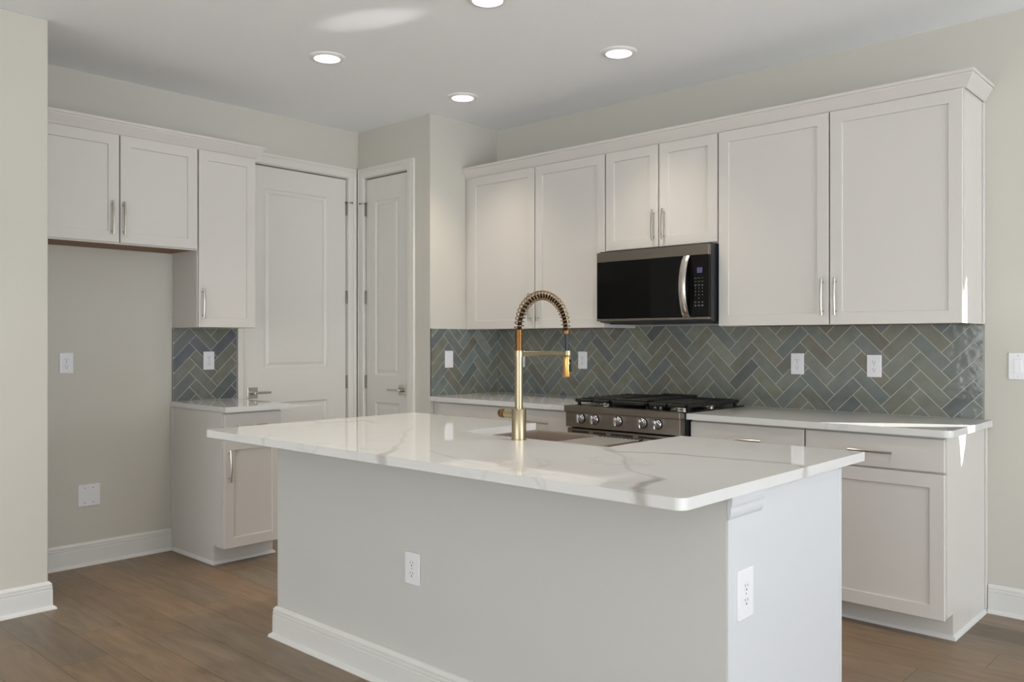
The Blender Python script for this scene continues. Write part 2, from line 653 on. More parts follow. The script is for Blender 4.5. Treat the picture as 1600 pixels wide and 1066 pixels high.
h0_ = max(lo_pts[0][1], hi_pts[0][1]) + .001
h1_ = min(lo_pts[-1][1], hi_pts[-1][1]) - .001
bm = bmesh.new()
box(bm, 3.0, 6.6, YS, YS + .012, -.2, h0_)
box(bm, 3.0, 6.6, YS, YS + .012, h1_, 3.6)
NB = 48
hs = [h0_ + (h1_ - h0_) * i / NB for i in range(NB + 1)]
for ha, hb in zip(hs[:-1], hs[1:]):
    a0, a1 = sorted((at_h(lo_pts, ha), at_h(hi_pts, ha)))
    b0, b1 = sorted((at_h(lo_pts, hb), at_h(hi_pts, hb)))
    for (p, q) in (((3.0, 3.0), (a0, b0)), ((a1, b1), (6.6, 6.6))):
        prism(bm, [(p[0], ha), (q[0], ha), (q[1], hb), (p[1], hb)], YS, YS + .012, lambda a, b, h: (a, h, b))
o = obj('sun_mask', bm, M['mask'])
o['kind'] = 'structure'

# baseboards
bm = bmesh.new(); sweep(bm, [(XL, NY), (XL, -2.083)], BASE_PROF, side=1)
struct('baseboard_left', bm, M['trim'])
bm = bmesh.new(); sweep(bm, [(NX, Y_ROOM), (NX, NY), (XL + .031, NY)], BASE_PROF, side=1)
struct('baseboard_near', bm, M['trim'])
bm = bmesh.new(); sweep(bm, [(3.2385, 0), (GX0 - .07, 0)], BASE_PROF, side=1)
struct('baseboard_back', bm, M['trim'])
bm = bmesh.new(); sweep(bm, [(D2b + .075, YP), (0, YP)], BASE_PROF, side=1)
struct('baseboard_pantry', bm, M['trim'])
bm = bmesh.new(); sweep(bm, [(GX1, 0), (XR_ROOM, 0), (XR_ROOM, Y_ROOM), (NX + .031, Y_ROOM)], BASE_PROF, side=1)
struct('baseboard_right', bm, M['trim'])

# ------------------------------------------------------------------ doors
CAS = [(0, 0), (0, .012), (.006, .016), (.040, .0175), (.052, .013), (.058, .018), (.070, .018), (.070, 0)]


def casing(name, a0, a1, z1, mapf, wl=.070, wr=.070):
    """left leg, head and right leg in one mesh; offset grows away from the opening"""
    bm = bmesh.new()
    sweep(bm, [(a0, 0), (a0, z1), (a1, z1), (a1, 0)], CAS, side=-1, mapf=mapf)
    # clip legs that meet a corner or tile
    for v in bm.verts:
        pass
    return bm


def map_left(a, b, h):       # a = y along the left wall, b = z, h = out of the wall
    return (XL + h, a, b)


def map_pantry(a, b, h):     # a = x along the pantry front, b = z
    return (a, YP - h, b)


bm = casing('trim_1', D1a - .005, D1b + .005, DZ + .005, lambda a, b, h: map_left(max(a, -1.6435), b, h))
struct('trim_1', bm, M['door'])
bm = casing('trim_2', D2a - .005, D2b + .005, DZ + .005, lambda a, b, h: map_pantry(max(a, -.7805), b, h))
struct('trim_2', bm, M['door'])


def panel_door(name, w, h, panels, parent, loc, rotz):
    """slab with two moulded panels; front faces -y, local origin at the lower corner of its front face"""
    bm = bmesh.new()
    xs = sorted({0, w, *[p[0] for p in panels], *[p[1] for p in panels]})
    zs = sorted({0, h, *[p[2] for p in panels], *[p[3] for p in panels]})
    for i in range(len(xs) - 1):
        for j in range(len(zs) - 1):
            cx, cz = (xs[i] + xs[i + 1]) / 2, (zs[j] + zs[j + 1]) / 2
            if any(p[0] < cx < p[1] and p[2] < cz < p[3] for p in panels):
                continue
            quad(bm, [(xs[i], 0, zs[j]), (xs[i + 1], 0, zs[j]), (xs[i + 1], 0, zs[j + 1]), (xs[i], 0, zs[j + 1])])
    for (a, b, c, d) in panels:
        rings = []
        for ins, dep in ((0, 0), (.006, .006), (.014, .0085), (.024, .0085), (.040, .002)):
            rings.append([bm.verts.new(p) for p in ((a + ins, dep, c + ins), (b - ins, dep, c + ins), (b - ins, dep, d - ins), (a + ins, dep, d - ins))])
        for r0, r1 in zip(rings[:-1], rings[1:]):
            for q in range(4):
                bm.faces.new((r0[q], r0[(q + 1) % 4], r1[(q + 1) % 4], r1[q]))
        bm.faces.new(rings[-1])
    T = .035
    quad(bm, [(0, 0, 0), (0, T, 0), (0, T, h), (0, 0, h)])
    quad(bm, [(w, 0, 0), (w, T, 0), (w, T, h), (w, 0, h)])
    quad(bm, [(0, 0, h), (w, 0, h), (w, T, h), (0, T, h)])
    quad(bm, [(0, 0, 0), (w, 0, 0), (w, T, 0), (0, T, 0)])
    quad(bm, [(0, T, 0), (w, T, 0), (w, T, h), (0, T, h)])
    bmesh.ops.remove_doubles(bm, verts=bm.verts[:], dist=1e-5)
    o = obj(name, bm, M['door'], parent)
    o.location = loc
    o.rotation_euler = (0, 0, rotz)
    o['kind'] = 'structure'
    return o


def lever(parent, x, z, d):
    """square rosette with a straight lever pointing to +x (d=1) or -x (d=-1)"""
    bm = bx(x - .037, x + .037, -.009, 0, z - .036, z + .036, bev=.002)
    o = obj('door_handle', bm, M['nickel'], parent)
    bm = bmesh.new()
    lathe(bm, [(.014, 0), (.014, .030), (.010, .042)], (x, -.009, z), '-Y', 20)
    box(bm, x - .011 * d, x + .112 * d, -.057, -.045, z - .0075, z + .0075, bev=.003)
    obj('lever', bm, M['nickel'], o)
    return o


def hinges(parent, x, zs, d, stop_at=None):
    for z in zs:
        bm = bmesh.new()
        lathe(bm, [(.0065, -.045), (.0065, .045)], (x, -.006, z), 'Z', 12)
        lathe(bm, [(.0045, .045), (.0075, .048), (.0045, .052)], (x, -.006, z), 'Z', 12)
        box(bm, x - .004, x + .004, -.008, 0, z - .045, z + .045)
        h = obj('hinge', bm, M['hinge'], parent)
        if stop_at == z:
            bm = bmesh.new()
            box(bm, x - .012, x + .012, -.012, -.004, z + .040, z + .056, bev=.001)
            tube(bm, [(x, -.010, z + .048), (x + .028 * d, -.034, z + .048)], .003, 8)
            lathe(bm, [(.007, 0), (.007, .008)], (x + .028 * d, -.034, z + .048), (d * .76, -.65, 0), 12)
            tube(bm, [(x, -.010, z + .048), (x - .014 * d, -.022, z + .048)], .003, 8)
            obj('hinge_stop', bm, M['hinge'], h)


W1 = (D1b - .004) - (D1a + .004)
d1 = panel_door('door_1', W1, 2.466, [(.150, .660, 1.095, 2.318), (.150, .660, .20, .862)], None, (XL - .008, D1a + .004, .008), PI / 2)
lever(d1, -1.524 - (D1a + .004), .936, 1)
hinges(d1, W1 + .002, (.25, .98, 1.60, 2.25), 1, 2.25)
obj('latch', bx(-.0038, .001, -.0012, .004, .885, .975), M['hinge'], d1)
W2 = (D2b - .004) - (D2a + .004)
d2 = panel_door('door_2', W2, 2.466, [(.104, .370, 1.035, 2.300), (.104, .370, .20, .838)], None, (D2a + .004, YP + .008, .008), 0)
lever(d2, -.297 - (D2a + .004), .936, -1)
hinges(d2, -.002, (.25, .98, 1.60, 2.245), -1, 2.245)
obj('latch', bx(W2 - .006, W2 + .0038, -.0012, .004, .900, .975), M['hinge'], d2)

# ------------------------------------------------------------------ cabinets


def shaker(name, parent, x0, x1, z0, z1, yf, t=.019, st=.058, rec=.008, flat=False, m=None):
    """one cabinet door or drawer front, front face at y = yf looking towards -y"""
    bm = bmesh.new()
    e = .0016

    def ring(x0, x1, z0, z1, y):
        return [bm.verts.new(p) for p in ((x0, y, z0), (x1, y, z0), (x1, y, z1), (x0, y, z1))]

    R = [ring(x0, x1, z0, z1, yf + t), ring(x0, x1, z0, z1, yf + e), ring(x0 + e, x1 - e, z0 + e, z1 - e, yf)]
    if not flat:
        R.append(ring(x0 + st, x1 - st, z0 + st, z1 - st, yf))
        R.append(ring(x0 + st + .0018, x1 - st - .0018, z0 + st + .0018, z1 - st - .0018, yf + rec))
    for a, b in zip(R[:-1], R[1:]):
        for q in range(4):
            bm.faces.new((a[q], a[(q + 1) % 4], b[(q + 1) % 4], b[q]))
    bm.faces.new(R[-1])
    bm.faces.new(R[0])
    return obj(name, bm, m or M['cab'], parent)


def pull(parent, x, z, yf, L=.186, horizontal=False):
    """slim bowed bar pull on two posts"""
    bm = bmesh.new()
    hw = .0058
    n = 12
    secs = []
    for i in range(n + 1):
        s = -1 + 2 * i / n
        a = s * L / 2
        out = .024 + .007 * (1 - s * s)
        secs.append((a, out))
    rings = []
    for a, out in secs:
        pts = [(-hw, out - .0035), (hw, out - .0035), (hw, out + .0012), (hw * .6, out + .0035), (-hw * .6, out + .0035), (-hw, out + .0012)]
        ring = []
        for b, o_ in pts:
            ring.append(bm.verts.new((x + a, yf - o_, z + b) if horizontal else (x + b, yf - o_, z + a)))
        rings.append(ring)
    k = 6
    for a, b in zip(rings[:-1], rings[1:]):
        for j in range(k):
            bm.faces.new((a[j], a[(j + 1) % k], b[(j + 1) % k], b[j]))
    bm.faces.new(rings[0]); bm.faces.new(rings[-1])
    for s in (-.78, .78):
        a = s * L / 2
        c = (x + a, yf, z) if horizontal else (x, yf, z + a)
        lathe(bm, [(.0048, 0), (.0042, .028)], c, '-Y', 12)
    return obj('handle', bm, M['nickel'], parent, smooth=True)


DEP = .312   # upper carcass depth


def upper(label, loc, rotz, w, z0, z1, doors, fillers=(), end=None, group=None):
    """wall cabinet; local x along the wall, front towards -y, origin at the back left bottom"""
    t = thing('wall_cabinet', label, 'cabinet', loc, rotz, group)
    H = z1 - z0
    bm = bmesh.new()
    s = .016
    box(bm, 0, s, -DEP + .019, 0, 0, H)
    box(bm, w - s, w, -DEP + .019, 0, 0, H)
    box(bm, s, w - s, -DEP + .019, -.006, H - s, H)
    box(bm, s, w - s, -.006, 0, 0, H)
    # face frame
    cuts = sorted(doors)
    box(bm, 0, .04, -DEP, -DEP + .019, 0, H, bev=.0008)
    box(bm, w - .04, w, -DEP, -DEP + .019, 0, H, bev=.0008)
    box(bm, .04, w - .04, -DEP, -DEP + .019, H - .045, H)
    box(bm, .04, w - .04, -DEP, -DEP + .019, 0, .035)
    if len(doors) == 2:
        c = (doors[0][1] + doors[1][0]) / 2
        box(bm, c - .02, c + .02, -DEP, -DEP + .019, .035, H - .045)
    for a, b in fillers:
        box(bm, a, b, -DEP - .004, -DEP + .019, 0, H)
    obj('carcass', bm, M['cab'], t)
    obj('underside', bx(s, w - s, -DEP + .019, -.006, .0015, .012), M['wood'], t)
    for d in doors:
        x0, x1, dz0, dz1 = d[:4]
        o = shaker('door', t, x0, x1, dz0, dz1, -DEP - .020)
        hx, hz = d[4], d[5]
        pull(o, hx, hz, -DEP - .020, L=d[6] if len(d) > 6 else .186)
    if end is not None:
        x, sgn = end
        box_ = bx(x, x + .010 * sgn, -.022, 0, 0, H - .008, bev=.0015)
        obj('scribe_trim', box_, M['cab'], t)
    return t


Z0, Z1 = 1.372, 2.436
G = 'wall cabinets along the range wall'
Hh = .140
upper('tall white two-door wall cabinet in the corner behind the brass faucet', (0.002, -.001, Z0), 0, 1.226, Z0, Z1,
      [(.050, .653, .001, 1.058, .653 - .030, Hh), (.661, 1.221, .001, 1.058, .661 + .032, Hh)], fillers=[(0, .046)], group=G)
upper('short white two-door wall cabinet directly above the microwave', (1.229, -.001, 1.828), 0, .760, 1.828, Z1,
      [(.004, .376, .008, .602, .376 - .026, .135, .178), (.384, .756, .008, .602, .384 + .034, .135, .178)], group=G)
upper('widest white wall cabinet with two broad doors at the end of the range wall', (1.990, -.001, Z0), 0, 1.225, Z0, Z1,
      [(.005, .612, .001, 1.058, .612 - .028, .140), (.620, 1.221, .001, 1.058, .620 + .030, .140)], end=(1.225, 1), group=G)
G = 'wall cabinets beside the fridge alcove'
# left wall cabinets: local x runs along +y of the room
upper('short white two-door cabinet over the empty fridge alcove', (XL + .001, -3.018, 1.828), PI / 2, .942, 1.828, Z1,
      [(.034, .482, .007, .602, .482 - .040, .140), (.490, .937, .007, .602, .490 + .014, .140)], fillers=[(0, .030)], group=G)
upper('narrow tall single-door wall cabinet beside the fridge alcove', (XL + .001, -2.075, Z0), PI / 2, .380, Z0, Z1,
      [(.004, .375, .001, 1.058, .004 + .022, .141, .180)], end=None, group=G)

# crown mouldings
CROWN = [(0, 2.437), (.004, 2.437), (.006, 2.431), (.012, 2.438), (.016, 2.446), (.040, 2.484), (.042, 2.491), (.048, 2.492), (.048, 2.506), (0, 2.506)]
bm = bmesh.new()
sweep(bm, [(.002, -DEP - .001), (3.216, -DEP - .001), (3.216, -.002)], CROWN, side=1)
o = obj('crown_molding', bm, M['cab'])
tag(o, 'long white crown molding topping the wall cabinets over the range', 'molding', 'cabinet crown moldings')
bm = bmesh.new()
sweep(bm, [(XL + DEP + .001, -3.018), (XL + DEP + .001, -1.694), (XL + .002, -1.694)], CROWN, side=1)
o = obj('crown_molding', bm, M['cab'])
tag(o, 'shorter white crown molding topping the cabinets over the fridge alcove', 'molding', 'cabinet crown moldings')

BD = .615


def base(label, loc, rotz, w, doors, drawers, side_r=False, side_l=False, shoe=None, group=None, filler=None):
    t = thing('base_cabinet', label, 'cabinet', loc, rotz, group)
    bm = bmesh.new()
    a = .012 if side_l else 0
    b = w - .012 if side_r else w
    box(bm, a, b, -BD, 0, .10, .882)
    if filler:
        box(bm, filler[0], filler[1], -BD - .003, -BD + .01, .10, .882)
    obj('carcass', bm, M['cab'], t)
    obj('toe_kick', bx(a, b, -.528, 0, 0, .10), M['cab'], t)
    L = [(0, 0), (-.528, 0), (-.528, .112), (-BD, .112), (-BD, .882), (0, .882)]
    for on, x0, x1 in ((side_l, 0, .012), (side_r, w - .012, w)):
        if on:
            bm = bmesh.new()
            prism(bm, L, x0, x1, lambda p, q, h: (h, p, q))
            obj('side_panel', bm, M['cab'], t)
            xs = (x0, x0 - .008) if x0 == 0 else (x1, x1 + .010)
            obj('scribe_trim', bx(xs[0], xs[1], -.022, 0, 0, .882, bev=.0015), M['cab'], t)
    for d in drawers:
        o = shaker('drawer', t, d[0], d[1], .731, .872, -BD - .020, flat=True)
        pull(o, (d[0] + d[1]) / 2 if len(d) < 3 else d[2], .800, -BD - .020, L=.190, horizontal=True)
    for d in doors:
        o = shaker('door', t, d[0], d[1], .103, .722, -BD - .020)
        pull(o, d[2], d[3], -BD - .020, L=.182)
    if shoe:
        bm = bmesh.new()
        sweep(bm, shoe, SHOE_PROF, side=1)
        obj('shoe_molding', bm, M['trim'], t)
    return t


G = 'base cabinets along the range wall'
base('white base cabinet with one wide drawer behind the brass faucet', (.002, -.001, 0), 0, 1.222,
     [(.060, .637, .610, .6), (.645, 1.216, .675, .6)], [(.060, 1.216, .945)], filler=(0, .050),
     shoe=[(.002, -.528), (1.220, -.528)], group=G)
base('white base cabinet with drawer just past the range', (1.996, -.001, 0), 0, .615,
     [(.005, .612, .580, .6)], [(.005, .612)], shoe=[(.001, -.528), (.614, -.528)], group=G)
base('white end base cabinet with drawer over a single door', (2.612, -.001, 0), 0, .613,
     [(.004, .608, .035, .6)], [(.004, .608)], side_r=True, shoe=[(.001, -.528), (.613, -.528), (.613, -.032)], group=G)
base('small white base cabinet beside the fridge alcove', (XL + .001, -2.081, 0), PI / 2, .381,
     [(.008, .375, .008 + .027, .576)], [(.008, .375, .172)], side_l=True,
     shoe=[(0, -.032), (0, -.528), (.381, -.528), (.381, 0)], group='base cabinet by the alcove')

# ------------------------------------------------------------------ worktops


def seg_dist(px, py, a, b):
    dx, dy = b[0] - a[0], b[1] - a[1]
    l2 = dx * dx + dy * dy + 1e-12
    t = max(0, min(1, ((px - a[0]) * dx + (py - a[1]) * dy) / l2))
    return math.hypot(px - a[0] - dx * t, py - a[1] - dy * t), t


VEINS = []   # filled below: list of [(x, y, halfwidth, strength)]


def vein_value(x, y):
    v = 0.0
    jx = x + .006 * math.sin(31 * y + 9 * x) + .003 * math.sin(83 * x - 51 * y)
    jy = y + .006 * math.sin(27 * x - 12 * y) + .003 * math.sin(71 * y + 47 * x)
    for line in VEINS:
        for a, b in zip(line[:-1], line[1:]):
            if min(a[0], b[0]) - .08 > jx or max(a[0], b[0]) + .08 < jx or min(a[1], b[1]) - .08 > jy or max(a[1], b[1]) + .08 < jy:
                continue
            d, t = seg_dist(jx, jy, a, b)
            w = a[2] + (b[2] - a[2]) * t
            s = a[3] + (b[3] - a[3]) * t
            q = max(0.0, 1 - max(0.0, d - w * .55) / (w * .75 + .004))
            v = max(v, s * q)
    return v


def slab(name, x0, x1, y0, y1, notch=None, corners=(), step=None, rad=.025, veins=False):
    """worktop slab 30 mm thick. notch=(nx0,nx1,ny) cuts from the y1 edge; corners: rounded plan corners"""
    T = .030

    def lines(a, b, extra, st):
        pts = sorted({a, b, *extra})
        out = [pts[0]]
        for p, q in zip(pts[:-1], pts[1:]):
            n = max(1, round((q - p) / st))
            out += [p + (q - p) * i / n for i in range(1, n + 1)]
        return out
    st = step or 10
    ex = [x0 + rad, x1 - rad] + [x0 + rad * i / 5 for i in range(6)] + [x1 - rad * i / 5 for i in range(6)]
    ey = [y0 + rad * i / 5 for i in range(6)] + [y1 - rad * i / 5 for i in range(6)]
    if notch:
        ex += [notch[0], notch[1]]; ey += [notch[2]]
    X = lines(x0, x1, ex, st)
    Y = lines(y0, y1, ey, st)
    nx, ny = len(X), len(Y)

    def place(x, y):
        for cx, cy in corners:
            ox, oy = (x1 - rad if cx > 0 else x0 + rad), (y1 - rad if cy > 0 else y0 + rad)
            dx, dy = (x - ox) * cx, (y - oy) * cy
            if dx > 0 and dy > 0:
                m = max(dx, dy) / math.hypot(dx, dy)
                return ox + dx * m * cx, oy + dy * m * cy
        return x, y
    verts, faces, idx = [], [], {}

    def vid(i, j):
        if (i, j) not in idx:
            idx[(i, j)] = len(verts)
            px, py = place(X[i], Y[j])
            verts.append((px, py, ZT))
        return idx[(i, j)]
    cnt = {}
    for i in range(nx - 1):
        for j in range(ny - 1):
            mx, my = (X[i] + X[i + 1]) / 2, (Y[j] + Y[j + 1]) / 2
            if notch and notch[0] < mx < notch[1] and my > notch[2]:
                continue
            f = (vid(i, j), vid(i + 1, j), vid(i + 1, j + 1), vid(i, j + 1))
            faces.append(f)
            for k in range(4):
                e = (f[k], f[(k + 1) % 4])
                cnt[tuple(sorted(e))] = cnt.get(tuple(sorted(e)), []) + [e]
    top_n = len(verts)
    border = [v[0] for v in cnt.values() if len(v) == 1]
    vals = [vein_value(v[0], v[1]) if veins else 0.0 for v in verts]
    ring = {}
    levels = [0, .0075, .015, .0225, T] if veins else [0, T]

    def rv(v, l):
        if l == 0:
            return v
        if (v, l) not in ring:
            x, y, z = verts[v]
            ring[(v, l)] = len(verts)
            verts.append((x, y, ZT - levels[l]))
            vals.append(vein_value(x - levels[l] * .9, y + levels[l] * .9) if veins else 0.0)
        return ring[(v, l)]
    for a, b in border:
        for l in range(len(levels) - 1):
            faces.append((rv(b, l), rv(a, l), rv(a, l + 1), rv(b, l + 1)))
    # underside
    base_n = len(levels) - 1
    und = {}

    def uv_(v):
        if (v, base_n) in ring:
            return ring[(v, base_n)]
        if v not in und:
            x, y, z = verts[v]
            und[v] = len(verts)
            verts.append((x, y, ZT - T)); vals.append(0.0)
        return und[v]
    for f in [f for f in faces if all(i < top_n for i in f)]:
        faces.append(tuple(uv_(i) for i in reversed(f)))
    me = bpy.data.meshes.new(name)
    me.from_pydata(verts, [], faces)
    me.update()
    at = me.attributes.new('vein', 'FLOAT', 'POINT')
    at.data.foreach_set('value', vals)
    me.materials.append(M['quartz'])
    o = bpy.data.objects.new(name, me)
    COL.objects.link(o)
    return o


CX, CY, CZ = 4.2928, -4.4953, 1.2904
FX, FY = -math.sin(.7446), math.cos(.7446)
RX, RY = math.cos(.7446), math.sin(.7446)


def on_top(u, v):
    """survey helper: where a vein measured in the photograph lies on the island top (metres)"""
    dx = FX + RX * (u - 800) / 1318.4
    dy = FY + RY * (u - 800) / 1318.4
    dz = -(v - 533) / 1318.4
    t = (ZT - CZ) / dz
    return CX + dx * t, CY + dy * t


def vein(pts):
    VEINS.append([(*on_top(u, v), w, s) for u, v, w, s in pts])


vein([(994, 778, .013, .9), (1000, 764, .015, .9), (1009, 755, .013, .9), (1021, 750.5, .016, .9), (1028, 748, .014, .75),
      (1018, 744.5, .006, .55), (997, 739, .005, .4), (982, 734, .003, .5), (979.5, 725, .003, .6), (975, 716.5, .003, .55),
      (964, 708, .006, .5), (957, 704, .018, .6), (946, 700, .014, .4), (920, 696, .010, .35), (895, 694.5, .008, .3), (868, 691.5, .006, .15)])
vein([(958, 705, .016, .55), (975, 706.6, .013, .6), (1024, 708, .012, .62), (1075, 711, .012, .6), (1153, 718.5, .012, .55),
      (1191, 720.8, .013, .5), (1234, 724, .016, .6), (1258, 731, .010, .75)])
vein([(594, 717, .013, .75), (599, 709.4, .015, .7), (615, 702.8, .010, .55), (624.5, 694.4, .004, .45), (632, 679.4, .003, .35), (642, 668, .003, .2)])
vein([(673, 703.5, .004, .3), (701, 714, .004, .3), (752, 727, .003, .15)])
vein([(487, 657.8, .014, .25), (500, 660.6, .016, .35), (545, 659.7, .014, .3), (571, 657, .016, .35), (588, 661.6, .010, .2)])
vein([(410, 689, .005, .4), (415, 684, .005, .3), (423, 676, .003, .1)])
vein([(544, 710, .004, .5), (548, 704, .004, .2)])

SX0, SX1, SYN = 1.752, 2.515, -2.060
island_top = slab('island_countertop', .898, 3.232, -2.7435, -1.577, notch=(SX0, SX1, SYN),
                  corners=((1, -1), (-1, -1)), step=.0085, rad=.028, veins=True)
tag(island_top, 'large white quartz island worktop with grey veins', 'countertop')
o = slab('countertop', .002, 1.226, -.665, -.002, step=.3)
tag(o, 'white quartz worktop in the corner behind the faucet, ending at the range', 'countertop', 'perimeter worktops')
o = slab('countertop', 1.992, 3.256, -.665, -.002, corners=((1, -1),), step=.3, rad=.035)
tag(o, 'white quartz worktop past the range with a strip of sunlight', 'countertop', 'perimeter worktops')
o = slab('countertop', XL + .002, -.135, -2.084, -1.658, step=.3, rad=.004)
tag(o, 'small white quartz worktop on the cabinet beside the fridge alcove', 'countertop', 'perimeter worktops')

# ------------------------------------------------------------------ herringbone backsplash
TINTS = [(.146, .152, .136), (.158, .160, .136), (.138, .153, .152), (.146, .141, .121), (.106, .116, .120), (.168, .174, .162),
         (.144, .152, .140), (.152, .155, .136), (.126, .141, .144), (.150, .148, .128), (.135, .146, .142)]
TINTS_BLUE = [(.092, .098, .112), (.115, .120, .124), (.110, .122, .126), (.130, .132, .118), (.082, .088, .108), (.138, .138, .126)]
TL, TW, GR = .2032, .0656, .0026


def clip(poly, xa, xb, za, zb):
    def half(p, inside, cut):
        out = []
        for i in range(len(p)):
            a, b = p[i], p[(i + 1) % len(p)]
            ia, ib = inside(a), inside(b)
            if ia:
                out.append(a)
            if ia != ib:
                out.append(cut(a, b))
        return out

    def cx(x):
        return lambda a, b: (x, a[1] + (b[1] - a[1]) * (x - a[0]) / (b[0] - a[0]))

    def cz(z):
        return lambda a, b: (a[0] + (b[0] - a[0]) * (z - a[1]) / (b[1] - a[1]), z)
    for ins, c in ((lambda p: p[0] >= xa, cx(xa)), (lambda p: p[0] <= xb, cx(xb)), (lambda p: p[1] >= za, cz(za)), (lambda p: p[1] <= zb, cz(zb))):
        if len(poly) < 3:
            return []
        poly = half(poly, ins, c)
    return poly if len(poly) > 2 else []


def herringbone(label, xa, xb, za, zb, x_tip, z_tip, mapf, tints, seed, cuts=()):
    """mapf(a, z, h): a along the wall, h out of the wall"""
    rn = random.Random(seed)
    bm = bmesh.new()
    faces_t = []
    lay = bm.faces.layers.int.new('ti')
    pal = []
    s = math.sqrt(.5)
    per = TL * math.sqrt(2)
    pit = TW * math.sqrt(2)
    h0, h1 = .0090, .0096
    box_pts = [(xa, za), (xb, za), (xb, zb), (xa, zb)]
    f = bm.faces.new([bm.verts.new(mapf(a, z, h0)) for a, z in box_pts])
    f.material_index = 1
    # border strip back to the wall
    for i in range(4):
        a, b = box_pts[i], box_pts[(i + 1) % 4]
        f = bm.faces.new([bm.verts.new(mapf(*p)) for p in ((*a, h0), (*b, h0), (*b, 0), (*a, 0))])
        f.material_index = 1
    g = GR / 2
    i0, i1 = int((xa - x_tip) / per) - 2, int((xb - x_tip) / per) + 2
    for i in range(i0, i1 + 1):
        for j in range(-10, 12):
            bxp = x_tip + per * i
            for kind in (0, 1):
                if kind == 0:   # '\' tile: from left tip, long axis down-right, width up-right
                    ox, oz = bxp, z_tip + pit * j
                    d, w = (s, -s), (s, s)
                else:           # '/' tile: from valley, long axis up-right, width down-right
                    ox, oz = bxp + TL * s, z_tip - TL * s + pit * j
                    d, w = (s, s), (s, -s)
                poly = []
                for (u, v) in ((g, g), (TL - g, g), (TL - g, TW - g), (g, TW - g)):
                    poly.append((ox + d[0] * u + w[0] * v, oz + d[1] * u + w[1] * v))
                poly = clip(poly, xa + g, xb - g, za + g, zb - g)
                if not poly:
                    continue
                area2 = abs(sum(poly[q][0] * poly[(q + 1) % len(poly)][1] - poly[(q + 1) % len(poly)][0] * poly[q][1] for q in range(len(poly))))
                if area2 < 4e-5:
                    continue
                t = rn.choice(tints)
                k = rn.gauss(1, .08)
                pal.append((t[0] * k, t[1] * k, t[2] * k))
                lo = [bm.verts.new(mapf(a, z, h0)) for a, z in poly]
                hi = [bm.verts.new(mapf(a, z, h1)) for a, z in poly]
                fs = [bm.faces.new(hi)] + [bm.faces.new((lo[q], lo[(q + 1) % len(poly)], hi[(q + 1) % len(poly)], hi[q])) for q in range(len(poly))]
                for f in fs:
                    f[lay] = len(pal)
    bm.faces.ensure_lookup_table()
    ids = [f[lay] for f in bm.faces]
    o = obj('tile_backsplash', bm, [M['tile'], M['grout']])
    ca = o.data.color_attributes.new('tint', 'FLOAT_COLOR', 'CORNER')
    for p, i in zip(o.data.polygons, ids):
        c = pal[i - 1] if i else (.5, .49, .45)
        for li in p.loop_indices:
            ca.data[li].color = (*c, 1)
    tag(o, label, 'backsplash', 'herringbone backsplashes')
    return o


TZ0, TZ1 = ZT + .001, 1.3715
t1 = herringbone('long grey-green herringbone tile backsplash behind the range', .0105, 3.2175, TZ0, 1.385, 2.0262, 1.2845,
                 lambda a, z, h: (a, -.0005 - h, z), TINTS, 11)
t2 = herringbone('grey herringbone tile backsplash on the short side wall by the pantry', -.655, -.0005, TZ0, TZ1 + .004, -.5445, 1.329,
                 lambda a, z, h: (.0005 + h, a, z), TINTS, 5)
t3 = herringbone('small blue-grey herringbone tile backsplash beside the fridge alcove', -2.076, -1.648, TZ0, TZ1, -1.972, 1.281,
                 lambda a, z, h: (XL + .0005 + h, a, z), TINTS_BLUE, 8)
for o, b in ((t1, (3.2178, 3.2205, -.0108, -.0005, TZ0, Z0)), (t2, (.0005, .0108, -.6575, -.6553, TZ0, TZ1 + .004)), (t3, (XL + .0005, XL + .0108, -2.0788, -2.0763, TZ0, TZ1))):
    obj('edge_strip', bx(*b), M['metaledge'], o)

# ------------------------------------------------------------------ outlets and switches


def outlet(label, loc, rotz, w=.074, h=.116, style='duplex', group='wall outlets and plates', name='wall_outlet', cat='outlet'):
    """plate centred on the origin, front towards -y"""
    t = thing(name, label, cat, loc, rotz, group)
    obj('cover_plate', bx(-w / 2, w / 2, -.0065, 0, -h / 2, h / 2, bev=.003, seg=2), M['plate'], t)
    if style == 'duplex':
        for s in (-1, 1):
            c = s * .0195
            bm = bmesh.new()
            o8 = [(.0165 * math.cos(a) * (1.0), .0145 * math.sin(a)) for a in [2 * PI * k / 20 for k in range(20)]]
            o8 = [(max(-.0150, min(.0150, a)), b) for a, b in o8]
            prism(bm, o8, .0062, .0078, lambda a, b, hh, c=c: (a, -hh, c + b))
            r = obj('receptacle', bm, M['plate'], t)
            bm = bmesh.new()
            box(bm, -.0078, -.0056, -.0081, -.0077, c - .0005, c + .0075)
            box(bm, .0056, .0078, -.0081, -.0077, c - .0005, c + .0065)
            lathe(bm, [(.0028, 0), (.0028, .0004)], (0, -.0077, c - .0075), '-Y', 12)
            obj('slots', bm, M['slot'], r)
        bm = bmesh.new()
        lathe(bm, [(.003, 0), (.002, .0012)], (0, -.0065, 0), '-Y', 12)
        obj('screw', bm, M['screw'], t)
    elif style == 'blank4':
        for a in (-.023, .023):
            for b in (-.042, .042):
                bm = bmesh.new()
                lathe(bm, [(.0042, 0), (.0032, .0016)], (a, -.0065, b), '-Y', 12)
                obj('screw', bm, M['screw'], t)
    elif style == 'rocker':
        obj('rocker', bx(-.0165, .0165, -.0095, -.0064, -.0335, .0335, bev=.0012), M['plate'], t)
        for b in (-.048, .048):
            bm = bmesh.new()
            lathe(bm, [(.003, 0), (.002, .0012)], (0, -.0065, b), '-Y', 12)
            obj('screw', bm, M['screw'], t)
    return t


